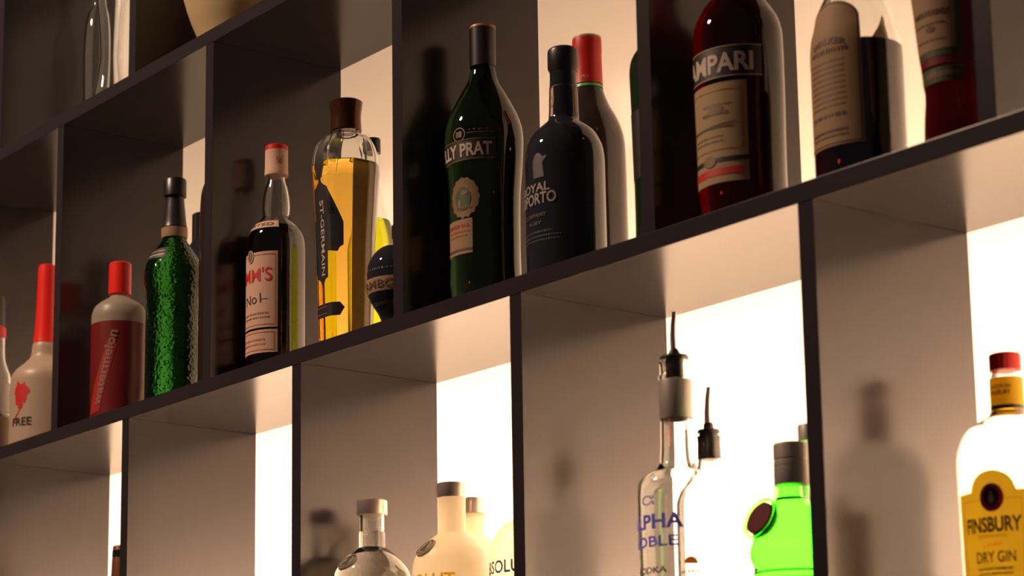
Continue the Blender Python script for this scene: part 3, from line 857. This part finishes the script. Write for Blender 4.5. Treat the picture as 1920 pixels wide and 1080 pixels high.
# ---- bottle with red and green framed label
t, p = start('gm', 'liqueur_bottle', 'dark red bottle with a cream label framed in green and red, at the right')
body = [(.0130, .300), (.0135, .262), (.0150, .250), (.0250, .232), (.0350, .205), (.0360, .190), (.0340, .172)] + p
body[7] = (.0320, .1536)
lathe('glass_body', solid(body), 'amber_red', t)
lathe('cap', cap_prof([(.0140, .3150), (.0150, .3130), (.0150, .2700)]), 'black_foil', t)
s = Surf(body, .0290)
lb = wrap('label', [rect(s.s(-78), s.s(78), .0850, .2000)], 'red_sleeve', t, s)
lg = wrap('green_frame', [rect(s.s(-56), s.s(58), .0925, .1960)], 'green_ink', lb, s, .0007)
lc = wrap('cream_panel', [rect(s.s(-46), s.s(47), .0985, .1930)], 'aged', lg, s, .0010)
wrap('print', scribble(s.s(-30), s.s(40), .1330, .006, 61, .0008) + [oval(s.s(4), .1180, .0045, .0030)] + scribble(s.s(-30), s.s(30), .1080, .0022, 63) + scribble(s.s(-30), s.s(30), .1230, .0022, 64), 'brown_ink', lc, s, .0014)
wrap('lower_label', [rect(s.s(-60), s.s(60), .0690, .0825)], 'green_ink', t, s)
wrap('lower_print', scribble(s.s(-40), s.s(50), .0755, .006, 65, .0006), 'dim_gold', t, s, .0008)

# ============================================================ top row, left
t, p = start('glassa', 'glass_carafe', 'tall slim clear glass carafe on the top left shelf', 'carafe', ZA)
body = [(.0080, .300)] + p + [(.0185, .03)]
lathe('glass_body', shell(body, .0025, .012), 'clear', t)
t, p = start('hour', 'glass_vase', 'waisted clear glass vase on the top left shelf, right of the carafe', 'vase', ZA)
body = [(.0310, .300)] + p + [(.029, .012)]
lathe('glass_body', shell(body, .0028, .012), 'clear', t)
t, p = start('cream', 'tapered_vase', 'large cream vase narrowing to its foot on the upper shelf', 'vase', ZA)
body = [(.1000, .250), (.0975, .190)] + p + [(.050, .010)]
lathe('vase_body', shell(body, .004, .010), 'ceramic', t, seg=96)

# ================================================== bottom row, left to right
t, p = start('browncap', 'wine_bottle', 'bottle with brown foil neck peeping past the lower left divider', zbase=ZC)
body = [(.0125, .312)] + p[2:] + [(.0140, .25), (.020, .232), (.034, .205), (.036, .18)]
lathe('glass_body', solid(body), 'black_green', t)
lathe('foil', cap_prof([(.0095, .3195), (.0110, .3185), (.0120, .3169), (.0142, .2700)]), mat('brown_foil', (.16, .045, .015), .4), t)

VOD = 'round-shouldered vodka bottles on the lower shelf'


def medallion(t, s, z, tilt, deg=0, rad=.0135):
    md, base, q = disc_on('medallion', s, deg, z, rad, .0012, 'foil_paper', t, tilt, out=-.0008)
    flat_on('medallion_ring', [[(a * 1, b * 1) for a, b in quad] for quad in ring(0, 0, rad * .88, rad * .88, rad * .12)], 'grey_ink', md, base, q, .0014)
    pr = [(-.35, -.62), (-.40, -.15), (-.22, .12), (-.24, .45), (-.05, .66), (.18, .58), (.28, .32), (.22, .08), (.42, -.12), (.48, -.62)]
    flat_on('medallion_print', [[(a * rad * .95, b * rad * .95) for a, b in pr]], 'grey_ink', md, base, q, .0015)


# ---- clear vodka bottle
t, p = start('abs1', 'vodka_bottle', 'clear round-shouldered vodka bottle with silver cap and shoulder medallion', zbase=ZC, group=VOD)
body = [(.0145, .2860), (.0151, .2710)] + p[4:] + [(.0462, .185), (.0462, .03)]
lathe('glass_body', shell(body, .0030, .012), 'clear', t)
lathe('liquid', fill(body, .0030, .2508, .012), 'water', t)
lathe('cap', cap_prof([(.0175, .2895), (.0184, .2886), (.0184, .2722), (.0180, .2716)]), 'silver', t)
s = Surf(body)
medallion(t, s, .2120, math.radians(48), 4)
text('ABSOLUT', 0, .160, s.s(110), .018, 'green_line', t, s, bold=.02)

# ---- frosted vodka bottle
t, p = start('abs2', 'vodka_bottle', 'frosted white vodka bottle with silver cap and gold lettering', zbase=ZC, group=VOD)
body = [(.0155, .2905), (.0160, .2758)] + p[4:] + [(.0468, .175), (.0468, .03)]
lathe('glass_body', solid(body), 'frost', t)
lathe('cap', cap_prof([(.0165, .2944), (.0174, .2936), (.0174, .2780), (.0170, .2774)]), 'silver', t)
s = Surf(body)
medallion(t, s, .2165, math.radians(45), -3)
text('ABSOLUT', 0, .1765, s.s(112), .0170, 'yellow_ink', t, s, bold=.02)

# ---- frosted bottle behind
t, p = start('abs3', 'vodka_bottle', 'frosted vodka bottle behind the one with gold lettering, only cap showing clearly', zbase=ZC, group=VOD)
body = [(.0135, .2860), (.0140, .2705), (.0141, .2475), (.0165, .2440), (.0300, .2340), (.0380, .2170), (.0395, .199), (.0395, .03)]
lathe('glass_body', solid(body), 'frost', t)
lathe('cap', cap_prof([(.0145, .2900), (.0153, .2890), (.0153, .2722), (.0150, .2716)]), 'silver', t)
lathe('collar', cap_prof([(.0150, .2700), (.0165, .2696), (.0165, .2675), (.0145, .2665)]), 'frost', t)

# ---- citron vodka
t, p = start('abs4', 'vodka_bottle', 'pale yellow vodka bottle with blue lettering, partly hidden by the divider', zbase=ZC, group=VOD)
body = [(.0155, .2830), (.0160, .2440), (.0190, .2405)] + p + [(.0478, .17), (.0478, .03)]
lathe('glass_body', shell(body, .0030, .012), 'clear', t)
lathe('liquid', fill(body, .0030, .2330, .012), 'citrus', t)
lathe('cap', cap_prof([(.0165, .2880), (.0175, .2870), (.0175, .2710), (.0170, .2704)]), 'silver', t)
s = Surf(body)
text('ABSOLUT', 0, .1822, s.s(98), .0150, 'blue_ink', t, s, bold=.03)
text('CITRON', 0, .1620, s.s(70), .0100, 'orange_ink', t, s, bold=.02)


# ---- vodka with pourer
def pourer(t, z_fl, r_fl, z_bot, r_st, pts, r0, r1):
    lathe('pourer_collar', [(0, z_bot), (r_st * .9, z_bot), (r_st, z_bot + .002), (r_st * .93, z_bot + .005), (r_st, z_bot + .007), (r_st * .93, z_bot + .010), (r_st, z_fl - .004),
                            (r_fl * .96, z_fl - .0035), (r_fl, z_fl - .002), (r_fl * .92, z_fl), (r_fl * .45, z_fl + .0015), (r0 * 1.25, z_fl + .006), (r0, z_fl + .0075), (0, z_fl + .0075)], 'black_plastic', t)
    tube('pourer_spout', pts, r0, r1, 'metal', t)


t, p = start('alpha', 'vodka_bottle', 'clear vodka bottle with grey neck foil, steel pourer and blue lettering', zbase=ZC)
body = [(.0158, .3616), (.0150, .3560), (.0150, .3500), (.0168, .3454), (.0160, .3421), (.0158, .3023), (.0160, .2850)] + p[10:] + [(.0400, .03)]
lathe('glass_body', shell(body, .0032, .012), 'clear', t)
lathe('liquid', fill(body, .0032, .1100, .012), 'water', t)
lathe('neck_foil', [(.0163, .3023), (.0166, .3030), (.0166, .3410), (.0163, .3421)], 'grey_wrap', t)
pts = [(0, 0, .366), (-.0006, 0, .376), (-.0010, 0, .388), (-.0002, 0, .400), (.0022, 0, .414)]
pourer(t, .3680, .0147, .3450, .0092, pts, .0034, .0024)
s = Surf(body)
text('\u03b1', s.s(1), .2150, s.s(24), .0095, 'blue_ink', t, s, bold=-.004)
text('ALPHA', s.s(1), .1935, s.s(104), .0150, 'blue_ink', t, s, bold=.03)
text('NOBLE', s.s(-2), .1735, s.s(94), .0110, 'blue_ink', t, s, bold=.02)
text('VODKA', s.s(-2), .1450, s.s(60), .0065, 'black_ink', t, s, bold=.02)
wrap('round_mark', [oval(s.s(62), .1500, .0070, .0070, 20, 0, 180)], 'orange_ink', t, s)

t, p = start('alpha2', 'vodka_bottle', 'second bottle with a steel pourer, behind the one with blue lettering', zbase=ZC)
body = [(.0122, .3015), (.0118, .2960), (.0122, .2800), (.0128, .2729)] + p[7:] + [(.0360, .03)]
lathe('glass_body', shell(body, .0030, .012), 'clear', t)
lathe('liquid', fill(body, .0030, .0900, .012), 'water', t)
pts = [(0, 0, .306), (-.0006, 0, .316), (-.0009, 0, .328), (.0004, 0, .342), (.0024, 0, .3546)]
pourer(t, .3087, .0118, .2768, .0100, pts, .0040, .0024)
s = Surf(body)
wrap('small_print', scribble(s.s(-20), s.s(28), .1560, .0035, 71), 'green_ink', t, s)

# ---- green gin with wax seal
t, p = start('tanq', 'gin_bottle', 'bright green gin bottle with round dark red seal on its shoulder', zbase=ZC)
body = [(.0140, .2480), (.0152, .2113)] + p[4:] + [(.0365, .03)]
lathe('glass_body', solid(body), 'bright_green', t)
lathe('cap', cap_prof([(.0155, .2522), (.0163, .2512), (.0165, .2500), (.0166, .2370), (.0160, .2362), (.0160, .2352), (.0167, .2344), (.0167, .2300), (.0161, .2293), (.0167, .2286), (.0168, .2124), (.0165, .2118)]), 'grey_wrap', t)
s = Surf(body)
sd, base, q = disc_on('wax_seal', s, -5, .1768, .0165, .0030, 'wax', t, math.radians(22), out=.0025, bev=.001)
bm = bmesh.new()
spin(bm, [(.0172 + .0026 + .0020 * math.cos(a * PI / 6), .0010 + .0022 * math.sin(a * PI / 6)) for a in range(13)], 48)
bmesh.ops.remove_doubles(bm, verts=bm.verts, dist=1e-6)
for v in bm.verts:
    v.co = base + q @ v.co
bm_obj('seal_ring', bm, 'bright_green', t)
lathe('raised_line', [(s.f(z) + .0004, z) for z in (.1262, .1272, .1284)], 'green_ink', t)

t, p = start('tanq2', 'gin_bottle', 'green bottle with grey cap behind the sealed gin bottle, mostly hidden', zbase=ZC)
body = [(.0105, .2840)] + p[2:] + [(.014, .254), (.028, .245), (.037, .232), (.0387, .21), (.0375, .03)]
lathe('glass_body', solid(body), 'bright_green', t)
lathe('cap', cap_prof([(.0120, .2872), (.0127, .2860), (.0127, .2703)]), 'grey_wrap', t)

# ---- gin with yellow label
t, p = start('fins', 'gin_bottle', 'clear gin bottle with red cap, yellow neck label and arched yellow front label', zbase=ZC)
body = [(.0120, .3150), (.0125, .3020), (.0140, .2966), (.0143, .2668)] + p[6:] + [(.0464, .03)]
lathe('glass_body', shell(body, .0034, .012), 'clear', t)
lathe('liquid', fill(body, .0034, .2480, .012), 'water', t)
ridged('cap', .0137, .3026, .3186, 'red_foil', t, 48)
s = Surf(body)
ns = Surf([(.0143, .26), (.0143, .30)])
nl = lathe('neck_label', [(.0147, .2660), (.0148, .2700), (.0147, .2955)], 'yellow_paper', t)
text('LONDON GIN', ns.s(14), .2865, .0190, .0040, 'black_ink', nl, ns, off=.0008, bold=.02)
text('FINSBURY', ns.s(14), .2810, .0190, .0042, 'black_ink', nl, ns, off=.0008, bold=.02)
lathe('neck_label_edge', [(.0149, .2655), (.0150, .2675), (.0149, .2695)], 'black_ink', nl)
L0, L1 = s.s(-31), s.s(62)
cxa = s.s(17)
lab = [(L0, .030), (L1, .030), (L1, .1865), (cxa + .0215, .1865)] + [(cxa + .0205 * math.cos(math.radians(a)), .1870 + .0178 * math.sin(math.radians(a))) for a in range(10, 171, 8)] + [(cxa - .0215, .1865), (L0, .1865)]
lb = wrap('label', [lab], 'yellow_paper', t, s)
wrap('border', frame(s.s(-22), s.s(48), .040, .1790, .0010), 'yellow_dark', lb, s, .0008)
e = wrap('round_emblem', [oval(cxa, .1800, .0108, .0128)], 'red_ink', lb, s, .0010)
wrap('emblem_centre', [oval(cxa, .1805, .0070, .0088)], 'black_ink', e, s, .0013)
wrap('emblem_figure', [oval(cxa, .1785, .0022, .0040), oval(cxa, .1840, .0012, .0014)], 'gold_ink', e, s, .0016)
text('FINSBURY', s.s(15), .1560, s.s(64), .0140, 'brown_ink', lb, s, bold=.03)
wrap('print_lines', scribble(s.s(-2), s.s(32), .1462, .0016, 81, .0005) + scribble(s.s(-2), s.s(32), .1445, .0012, 82, .0005), 'yellow_dark', lb, s, .0008)
text('London', s.s(15), .1385, .018, .0040, 'orange_ink', lb, s, rot=4)
text('DRY GIN', s.s(17), .1270, s.s(44), .0100, 'brown_ink', lb, s, bold=.012)
wrap('lower_print', scribble(s.s(-4), s.s(36), .1165, .0022, 83, .0005) + scribble(s.s(-4), s.s(36), .1120, .0018, 84, .0005), 'brown_ink', lb, s, .0008)
